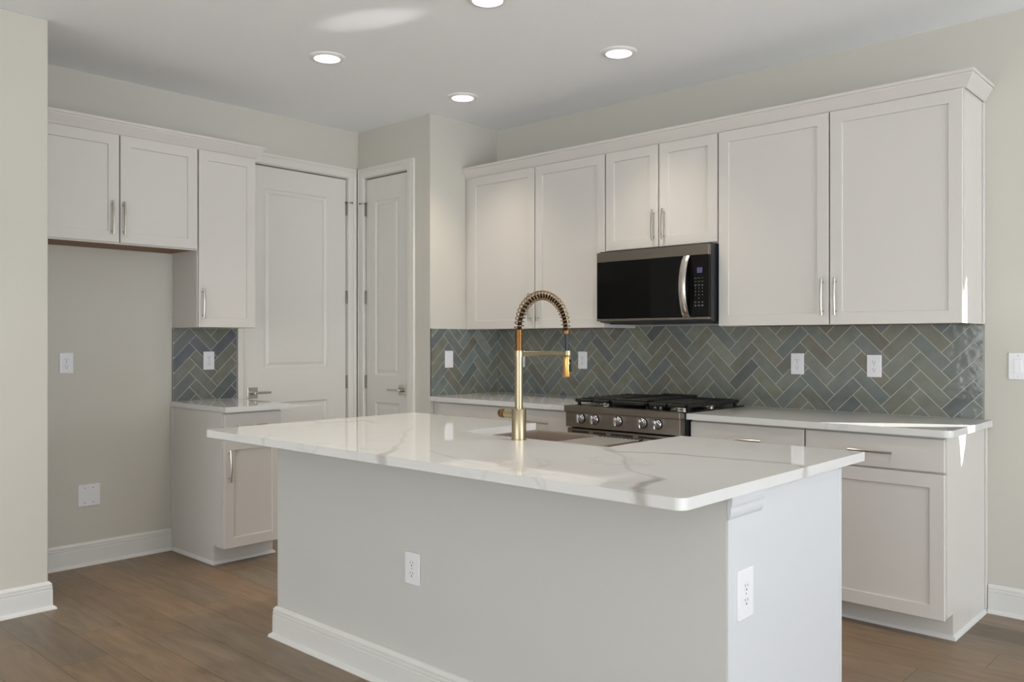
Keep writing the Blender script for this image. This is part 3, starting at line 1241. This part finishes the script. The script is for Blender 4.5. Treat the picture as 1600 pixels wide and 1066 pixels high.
outlet('white duplex outlet high on the bare wall of the fridge alcove', (XL, -2.694, 1.165), PI / 2)
outlet('square white four-screw blank plate low on the fridge alcove wall', (XL, -2.571, .402), PI / 2, w=.122, h=.124, style='blank4', name='blank_plate', cat='wall plate')
outlet('white outlet on the small blue-grey tile beside the fridge alcove', (XL + .0103, -1.843, 1.165), PI / 2)
outlet('white plate on the tiled side wall at the pantry corner', (.0103, -.495, 1.164), PI / 2, style='rocker', name='switch_plate', cat='switch')
outlet('white plate on the tile almost hidden by the brass faucet', (.250, -.0103, 1.162), 0, style='rocker', name='switch_plate', cat='switch')
outlet('white outlet on the tile between the faucet and the range', (.807, -.0103, 1.162), 0)
outlet('white outlet on the tile nearest past the range', (2.300, -.0103, 1.165), 0)
outlet('white outlet on the tile over the end base cabinet', (2.712, -.0103, 1.161), 0)
outlet('white rocker light switch on bare wall past the backsplash', (3.362, 0, 1.173), 0, w=.080, h=.125, style='rocker', name='light_switch', cat='switch')
outlet('white outlet low on the broad front of the island', (1.947, -2.4805, .463), 0, w=.080)
outlet('white outlet on the narrow bright end of the island', (3.2055, -2.388, .607), PI / 2, w=.088, h=.136)

# ------------------------------------------------------------------ kitchen island
isl = thing('kitchen_island', 'white kitchen island with a plain front and white end panel', 'island', (2.12, -2.05, 0))
OX, OY = 2.12, -2.05


def shift(bm):
    bmesh.ops.translate(bm, verts=bm.verts[:], vec=(-OX, -OY, 0))
    return bm


IX0, IX1, IY0, IYK = 1.042, 3.205, -2.480, -2.290
obj('knee_wall', shift(bx(IX0, IX1, IY0, IYK, 0, .882, bev=.002)), M['islandwall'], isl)
obj('knee_wall_end', shift(bx(IX1, IX1 + .0022, IY0 + .001, IYK, 0, .882)), M['panel_daylit'], isl)
bm = bmesh.new(); sweep(bm, [(IX0, IYK), (IX0, IY0), (IX1 + .0022, IY0), (IX1 + .0022, IYK)], BASE_PROF, side=1)
o = obj('baseboard', shift(bm), M['trim'], isl)
CAP = [(0, .818), (.003, .820), (.007, .828), (.009, .838), (.009, .850), (.012, .858), (.0135, .868), (.0135, .882), (0, .882)]
bm = bmesh.new(); sweep(bm, [(IX1 + .0022, IY0 - .001), (IX1 + .0022, IYK)], CAP, side=1)
obj('end_cap_molding', shift(bm), M['panel_daylit'], isl)
bm = bmesh.new()
box(bm, IX0 + .01, SX0 - .004, IYK, -1.72, .10, .882)
box(bm, SX1 + .004, 3.188, IYK, -1.72, .10, .882)
box(bm, SX0 - .004, SX1 + .004, IYK, -1.72, .10, .60)
box(bm, IX0 + .02, 3.186, IYK, -1.79, 0, .10)
obj('carcass', shift(bm), M['cab'], isl)
bm = bmesh.new()
prism(bm, [(IYK, 0), (-1.79, 0), (-1.79, .112), (-1.725, .112), (-1.725, .882), (IYK, .882)], 3.188, 3.2035, lambda p, q, h: (h, p, q))
obj('end_panel', shift(bm), M['panel_daylit'], isl)
for (a, b, z0, z1) in ((1.06, 1.40, .103, .872), (1.408, 1.742, .103, .872), (1.756, 2.130, .103, .598), (2.138, 2.510, .103, .598), (2.524, 2.86, .103, .872), (2.868, 3.203, .103, .872)):
    bm = bmesh.new()
    box(bm, a, b, -1.7205, -1.7015, z0, z1, bev=.0016)
    obj('door', shift(bm), M['panel_daylit'], isl)

# farmhouse sink set into the notch
snk = thing('farmhouse_sink', 'apron-front stainless sink in the island worktop', 'sink', (2.1335, -1.8, .62))
bm = bmesh.new()
x0, x1, y0, y1, zt = SX0 - .003, SX1 + .003, SYN - .030, -1.552, .8825
ix0, ix1, iy0, iy1, zb = SX0 + .012, SX1 - .012, SYN + .002, -1.580, .66
o_ = [(x0, y0), (x1, y0), (x1, y1), (x0, y1)]
i_ = [(ix0, iy0), (ix1, iy0), (ix1, iy1), (ix0, iy1)]
j_ = [(ix0 + .02, iy0 + .02), (ix1 - .02, iy0 + .02), (ix1 - .02, iy1 - .02), (ix0 + .02, iy1 - .02)]
R = [[bm.verts.new((a, b, .625)) for a, b in o_], [bm.verts.new((a, b, zt)) for a, b in o_], [bm.verts.new((a, b, zt)) for a, b in i_],
     [bm.verts.new((a, b, zb + .02)) for a, b in i_], [bm.verts.new((a, b, zb)) for a, b in j_]]
for a, b in zip(R[:-1], R[1:]):
    for q in range(4):
        bm.faces.new((a[q], a[(q + 1) % 4], b[(q + 1) % 4], b[q]))
bm.faces.new(R[-1]); bm.faces.new(R[0])
bmesh.ops.translate(bm, verts=bm.verts[:], vec=(-2.1335, 1.8, -.62))
bmesh.ops.recalc_face_normals(bm, faces=bm.faces[:])
bmesh.ops.bevel(bm, geom=[e for e in bm.edges if e.calc_face_angle(0) > .8], offset=.004, segments=2, affect='EDGES')
obj('basin', bm, M['sink'], snk, smooth=True)
bm = bmesh.new(); lathe(bm, [(.045, 0), (.043, .003), (.030, .004), (.028, .001)], (0, 0, .0405), 'Z', 28)
obj('drain', bm, M['steel'], snk, smooth=True)

# roll-up drying rack lying across the sink ledges
rk = thing('drying_rack', 'roll-up steel drying rack with black ends over the sink', 'rack', (2.255, -1.82, .888))
for i in range(11):
    x = -.100 + .020 * i
    bm = bmesh.new(); tube(bm, [(x, -.208, 0), (x, .198, 0)], .0034, 10)
    b_ = obj('bar', bm, M['steel'], rk, smooth=True)
    for y_ in (-.208, .198):
        bm = bmesh.new()
        tube(bm, [(x, y_ - .011, 0), (x, y_ + .011, 0)], .0056, 10)
        obj('rubber_end', bm, M['rubber'], b_, smooth=True)

# faucet
fx, fy = 2.135, -2.115
fc = thing('kitchen_faucet', 'brushed brass spring-neck faucet standing on the island', 'faucet', (fx, fy, ZT))
bm = bmesh.new(); lathe(bm, [(.0300, 0), (.0300, .003), (.0276, .004), (.0276, .117), (.0262, .119)], (0, 0, 0), 'Z', 40)
obj('body', bm, M['brass'], fc, smooth=True)
bm = bmesh.new()
lathe(bm, [(.0165, .020), (.0165, .069), (.0150, .070)], (0, 0, .097), '-X', 28)
h_ = obj('handle', bm, M['brass'], fc, smooth=True)
bm = bmesh.new(); lathe(bm, [(.0150, .0695), (.0150, .0745)], (0, 0, .097), '-X', 28)
obj('gap_ring', bm, M['hose'], h_, smooth=True)
bm = bmesh.new(); lathe(bm, [(.0158, .0745), (.0170, .0765), (.0168, .096), (.0150, .0985)], (0, 0, .097), '-X', 28)
obj('handle_cap', bm, M['copper'], h_, smooth=True)
bm = bmesh.new(); lathe(bm, [(.0153, .118), (.0153, .340)], (0, 0, 0), 'Z', 36)
obj('riser', bm, M['brass'], fc, smooth=True)
pr = [(.0142, .338)]
for i in range(17):
    z = .341 + i * .0046
    pr += [(.0150, z), (.0150, z + .0026), (.0136, z + .0032), (.0136, z + .0044)]
pr += [(.0150, .420), (.0120, .421)]
bm = bmesh.new(); lathe(bm, pr, (0, 0, 0), 'Z', 32)
obj('ribbed_collar', bm, M['copper'], fc, smooth=True)
REACH, ZA = .284, .418
arc = []
NA = 60
for i in range(NA + 1):
    a = PI - PI * i / NA
    cx = REACH / 2 * (1 + math.cos(a))
    zz = ZA + .138 * (math.sin(a) ** .92)
    arc.append(Vector((0, cx, zz)))
bm = bmesh.new(); tube(bm, [Vector((p.x, p.y + (REACH / 2 - p.y) * .02, p.z - .003 * max(0.0, (p.z - ZA) / .138))) for p in arc], .0086, 14)
obj('hose', bm, M['hose'], fc, smooth=True)
# spring coil around the hose
cum = [0]
for a, b in zip(arc[:-1], arc[1:]):
    cum.append(cum[-1] + (b - a).length)
TOT = cum[-1]


def on_arc(s):
    for i in range(NA):
        if cum[i + 1] >= s or i == NA - 1:
            t = (s - cum[i]) / (cum[i + 1] - cum[i])
            return arc[i].lerp(arc[i + 1], t), (arc[i + 1] - arc[i]).normalized()


coil = []
TURNS, PER = 27, 18
for i in range(TURNS * PER + 1):
    s = TOT * i / (TURNS * PER)
    p, T = on_arc(min(s, TOT - 1e-6))
    u = Vector((1, 0, 0))
    v = T.cross(u)
    ph = 2 * PI * i / PER
    coil.append(p + (u * math.cos(ph) + v * math.sin(ph)) * .0176)
bm = bmesh.new(); tube(bm, coil, .0021, 8)
obj('spring', bm, M['spring'], fc, smooth=True)
bm = bmesh.new(); lathe(bm, [(.0120, .404), (.0152, .405), (.0152, .419), (.0120, .420)], (0, REACH, 0), 'Z', 28)
obj('spring_end_collar', bm, M['copper'], fc, smooth=True)
bm = bmesh.new(); tube(bm, [(0, REACH, .405), (.001, REACH + .004, .375), (0, REACH + .006, .335)], .0078, 14)
obj('lower_hose', bm, M['blackhose'], fc, smooth=True)
bm = bmesh.new()
box(bm, -.010, .010, .010, REACH + .002, .3185, .3365, bev=.002)
lathe(bm, [(.0200, .3185), (.0200, .3365)], (0, REACH + .006, 0), 'Z', 30)
lathe(bm, [(.0178, .316), (.0178, .339)], (0, 0, 0), 'Z', 30)
obj('support_arm', bm, M['brass'], fc, smooth=True)
bm = bmesh.new(); lathe(bm, [(.0135, .3185), (.0160, .312), (.0165, .300), (.0165, .235), (.0150, .230), (.010, .229)], (0, REACH + .006, 0), 'Z', 32)
sh = obj('spray_head', bm, M['gold'], fc, smooth=True)
bm = bmesh.new()
box(bm, .012, .0205, REACH + .006 - .006, REACH + .006 + .006, .290, .303, bev=.002)
box(bm, .012, .0205, REACH + .006 - .006, REACH + .006 + .006, .252, .284, bev=.002)
obj('spray_button', bm, M['rubber'], sh)

# ------------------------------------------------------------------ range
RX0, RX1 = 1.2295, 1.9885
rg = thing('gas_range', 'stainless gas range with black grates and five knobs', 'range', (1.609, -.35, 0))


def rs(bm):
    bmesh.ops.translate(bm, verts=bm.verts[:], vec=(-1.609, .35, 0))
    return bm


bm = bmesh.new()
box(bm, RX0, RX1, -.655, -.030, .012, .905)
for a in (RX0 + .04, RX1 - .08):
    for b in (-.60, -.12):
        box(bm, a, a + .04, b, b + .04, 0, .012)
obj('body', rs(bm), M['blackmetal'], rg)
bm = bmesh.new()
box(bm, RX0 - .004, RX1 + .004, -.690, -.028, .9148, .921, bev=.002)
box(bm, RX0 + .001, RX1 - .001, -.655, -.030, .904, .9155)
obj('cooktop', rs(bm), M['enamel'], rg)
bm = bmesh.new()
box(bm, RX0 - .008, RX1 - .002, -.722, -.655, .886, .9215, bev=.003, seg=2)
obj('front_lip', rs(bm), M['darksteel'], rg)
bm = bmesh.new()
box(bm, RX0 - .002, RX1 - .006, -.712, -.655, .800, .886, bev=.0015)
pan = obj('control_panel', rs(bm), M['darksteel'], rg)
for kx in (1.341, 1.438, 1.597, 1.757, 1.850):
    bm = bmesh.new()
    lathe(bm, [(.0250, 0), (.0250, .010), (.0230, .012), (.0215, .020), (.0190, .022)], (kx, -.712, .851), '-Y', 32)
    box(bm, kx - .0085, kx + .0085, -.752, -.722, .851 - .0245, .851 + .0245, bev=.003, seg=2)
    k_ = obj('knob', rs(bm), M['chrome'], rg, smooth=True)
    bm = bmesh.new(); lathe(bm, [(.0285, 0), (.0285, .0035)], (kx, -.712, .851), '-Y', 32)
    obj('knob_ring', rs(bm), M['blackmetal'], k_, smooth=True)
# oven door with vent slots along its top edge
dr = obj('oven_door', rs(bx(RX0, RX1 - .004, -.700, -.656, .235, .792, bev=.003)), M['darksteel'], rg)
bm = bmesh.new()
for (a, b) in ((.035, .155), (.185, .275), (.305, .455), (.490, .640), (.665, .730)):
    box(bm, RX0 + a, RX0 + b, -.7012, -.699, .768, .779)
obj('vent_slots', rs(bm), M['rubber'], dr)
obj('oven_window', rs(bx(RX0 + .10, RX1 - .10, -.7015, -.699, .34, .63)), M['blackglass'], dr)
bm = bmesh.new()
tube(bm, [(RX0 + .05, -.745, .715), (RX1 - .05, -.745, .715)], .011, 14)
for a in (RX0 + .08, RX1 - .08):
    tube(bm, [(a, -.70, .715), (a, -.745, .715)], .008, 10)
obj('oven_handle', rs(bm), M['steel'], dr, smooth=True)
obj('warming_drawer', rs(bx(RX0, RX1 - .004, -.700, -.656, .05, .228, bev=.003)), M['darksteel'], rg)
# grates: side ones with fingers, flat griddle plate in the middle
GY0, GY1 = -.640, -.075
third = (RX1 - RX0 - .012) / 3
for i in range(3):
    a = RX0 + .006 + third * i + .003
    b = a + third - .006
    bm = bmesh.new()
    z0, z1 = .938, .956
    for yy in (GY0, GY1 - .016):
        box(bm, a, b, yy, yy + .016, z0, z1, bev=.003)
    for xx in (a, b - .014):
        box(bm, xx, xx + .014, GY0, GY1, z0, z1, bev=.003)
    for (xx, yy) in ((a + .002, GY0 + .02), (b - .018, GY0 + .02), (a + .002, GY1 - .036), (b - .018, GY1 - .036)):
        box(bm, xx, xx + .016, yy, yy + .016, .9212, z0 + .002)
    if i != 1:
        n = 9
        for q in range(1, n):
            yy = GY0 + (GY1 - GY0) * q / n
            box(bm, a + .002, b - .002, yy - .005, yy + .005, z0 + .004, z1 + .006, bev=.002)
        box(bm, (a + b) / 2 - .006, (a + b) / 2 + .006, GY0, GY1, z0, z1)
    g_ = obj('grate', rs(bm), M['castiron'], rg)
    if i == 1:
        bm = bmesh.new()
        box(bm, a + .006, b - .006, GY0 + .030, GY1 - .02, z0 + .012, z1 + .004, bev=.004)
        box(bm, a + .006, b - .006, GY0 + .030, GY0 + .042, z1, z1 + .012, bev=.003)
        box(bm, a + .006, b - .006, GY1 - .032, GY1 - .020, z1, z1 + .016, bev=.003)
        for xx in (a + .006, b - .018):
            box(bm, xx, xx + .012, GY0 + .030, GY1 - .02, z1, z1 + .012, bev=.003)
        obj('griddle', rs(bm), M['castiron'], g_)
for (kx, ky, r) in ((1.36, -.50, .044), (1.36, -.20, .036), (1.609, -.35, .05), (1.86, -.50, .048), (1.86, -.20, .036)):
    bm = bmesh.new()
    lathe(bm, [(r + .012, 0), (r + .010, .006), (r, .007), (r, .013), (r - .006, .015)], (kx, ky, .921), 'Z', 28)
    obj('burner', rs(bm), M['steel'], rg, smooth=True)

# ------------------------------------------------------------------ microwave
MX0, MX1, MZ0, MZ1 = 1.2305, 1.9840, 1.396, 1.826
mw = thing('microwave', 'black over-the-range microwave with bowed steel handle', 'microwave', (1.607, -.2, MZ0))


def ms(bm):
    bmesh.ops.translate(bm, verts=bm.verts[:], vec=(-1.607, .2, -MZ0))
    return bm


bm = bmesh.new()
prism(bm, [(-.012, 1.408), (-.34, 1.396), (-.392, 1.404), (-.392, MZ1), (-.012, MZ1)], MX0 + .002, MX1 - .002, lambda p, q, h: (h, p, q))
obj('case', ms(bm), M['blackmetal'], mw)
obj('underside', ms(bx(MX0 + .03, MX1 - .03, -.33, -.03, 1.3905, 1.3965, bev=.001)), M['blackmetal'], mw)
dm = obj('door', ms(bx(MX0, 1.876, -.420, -.394, 1.421, 1.760, bev=.0015)), M['blackglass'], mw)
obj('top_band', ms(bx(MX0, MX1 - .001, -.4215, -.394, 1.7605, 1.818, bev=.0015)), M['darksteel'], mw)
obj('bottom_band', ms(bx(MX0, MX1 - .001, -.4215, -.394, 1.408, 1.4205, bev=.0015)), M['darksteel'], mw)
cp = obj('control_panel', ms(bx(1.8775, MX1 - .001, -.420, -.394, 1.421, 1.760, bev=.0015)), M['blackglass'], mw)
obj('display', ms(bx(1.912, 1.944, -.4207, -.4195, 1.662, 1.692)), M['display'], cp)
# keypad legends
bm = bmesh.new()
rn = random.Random(2)
for r_ in range(9):
    for c_ in range(3):
        cx, cz = 1.902 + .0215 * c_, 1.634 - .0185 * r_
        if 3 <= r_ <= 6:
            continue
        w_ = .0045 + .003 * rn.random()
        hh = .0022 if r_ != 8 else .0034
        box(bm, cx - w_, cx + w_, -.4206, -.4199, cz - hh / 2, cz + hh / 2)
        if r_ in (2, 7, 8):
            box(bm, cx - w_ * .7, cx + w_ * .7, -.4206, -.4199, cz - hh / 2 - .0045, cz + hh / 2 - .0045)
obj('key_lettering', ms(bm), M['keytext'], cp)['kind'] = 'stuff'


def lettering(name, text, size, loc, m, parent):
    c = bpy.data.curves.new(name, 'FONT')
    c.body = text
    c.size = size
    c.align_x = 'CENTER'
    c.align_y = 'CENTER'
    c.extrude = .0003
    c.materials.append(m)
    tmp = bpy.data.objects.new(name, c)
    COL.objects.link(tmp)
    bpy.context.view_layer.update()
    me = bpy.data.meshes.new_from_object(tmp.evaluated_get(bpy.context.evaluated_depsgraph_get()))
    bpy.data.objects.remove(tmp)
    me.name = name
    o = bpy.data.objects.new(name, me)
    COL.objects.link(o)
    o.parent = parent
    o.location = loc
    o.rotation_euler = (PI / 2, 0, 0)
    return o


for i, row in enumerate(('123', '456', '789', '\u00b70\u00b7')):
    for c_, ch in enumerate(row):
        lettering('key_digit', ch, .0115, (1.902 + .0215 * c_ - 1.607, -.4203 + .2, 1.634 - .0185 * (3 + i) - MZ0), M['keytext'], cp)
tb = [o for o in mw.children if o.name.startswith('top_band')][0]
lettering('lettering', 'Whirlpool', .0165, (1.595 - 1.607, -.4218 + .2, 1.7895 - MZ0), M['logo'], tb)
# handle bowed outwards
n = 20
bm = bmesh.new()
rings = []
for i in range(n + 1):
    s = -1 + 2 * i / n
    z = 1.590 + s * .170
    out = .006 + .050 * (1 - s * s) ** .8
    yb = -.420 - out
    xs0, xs1 = 1.828, 1.870
    rings.append([bm.verts.new(p) for p in ((xs0, yb + .010, z), (xs0, yb + .002, z), (xs0 + .004, yb - .001, z), (xs1 - .004, yb - .001, z), (xs1, yb + .002, z), (xs1, yb + .010, z))])
for a, b in zip(rings[:-1], rings[1:]):
    for j in range(6):
        bm.faces.new((a[j], a[(j + 1) % 6], b[(j + 1) % 6], b[j]))
bm.faces.new(rings[0]); bm.faces.new(rings[-1])
obj('handle', ms(bm), M['steel'], dm, smooth=True)

# ------------------------------------------------------------------ recessed ceiling lights
first = None
LIGHTS = [(.439, -1.799, 'recessed ceiling light over the gap between fridge alcove and island'),
          (1.655, -.790, 'recessed ceiling light in front of the microwave cabinet'),
          (.444, -.779, 'recessed ceiling light by the pantry corner'),
          (1.631, -1.769, 'recessed ceiling light over the island, cut by the top edge')]
for (lx, ly, lab) in LIGHTS:
    if first is None:
        t = thing('ceiling_light', lab, 'ceiling light', (lx, ly, ZC), 0, 'recessed ceiling lights')
        bm = bmesh.new()
        lathe(bm, [(.066, -.004), (.070, -.011), (.090, -.008), (.097, -.002), (.097, -.0005)], (0, 0, 0), 'Z', 48, caps=False)
        obj('trim_ring', bm, M['lighttrim'], t, smooth=True)
        bm = bmesh.new()
        lathe(bm, [(.001, -.0075), (.050, -.0075), (.067, -.005)], (0, 0, 0), 'Z', 48, caps=False)
        obj('lens', bm, M['lens'], t, smooth=True)
        l = bpy.data.lights.new('lamp', 'SPOT')
        l.energy = 38
        l.spot_size = math.radians(98)
        l.spot_blend = 1.0
        l.shadow_soft_size = .06
        l.color = (1.0, 0.86, 0.70)
        lo = bpy.data.objects.new('lamp', l)
        COL.objects.link(lo)
        lo.parent = t
        lo.location = (0, 0, -.03)
        first = t
    else:
        t = first.copy()
        COL.objects.link(t)
        t.location = (lx, ly, ZC)
        t['label'] = lab
        for ch in list(first.children):
            c = ch.copy()
            COL.objects.link(c)
            c.parent = t

glo.rotation_euler = (Vector((1.05, -1.97, ZC)) - glo.location).to_track_quat('-Z', 'Y').to_euler()
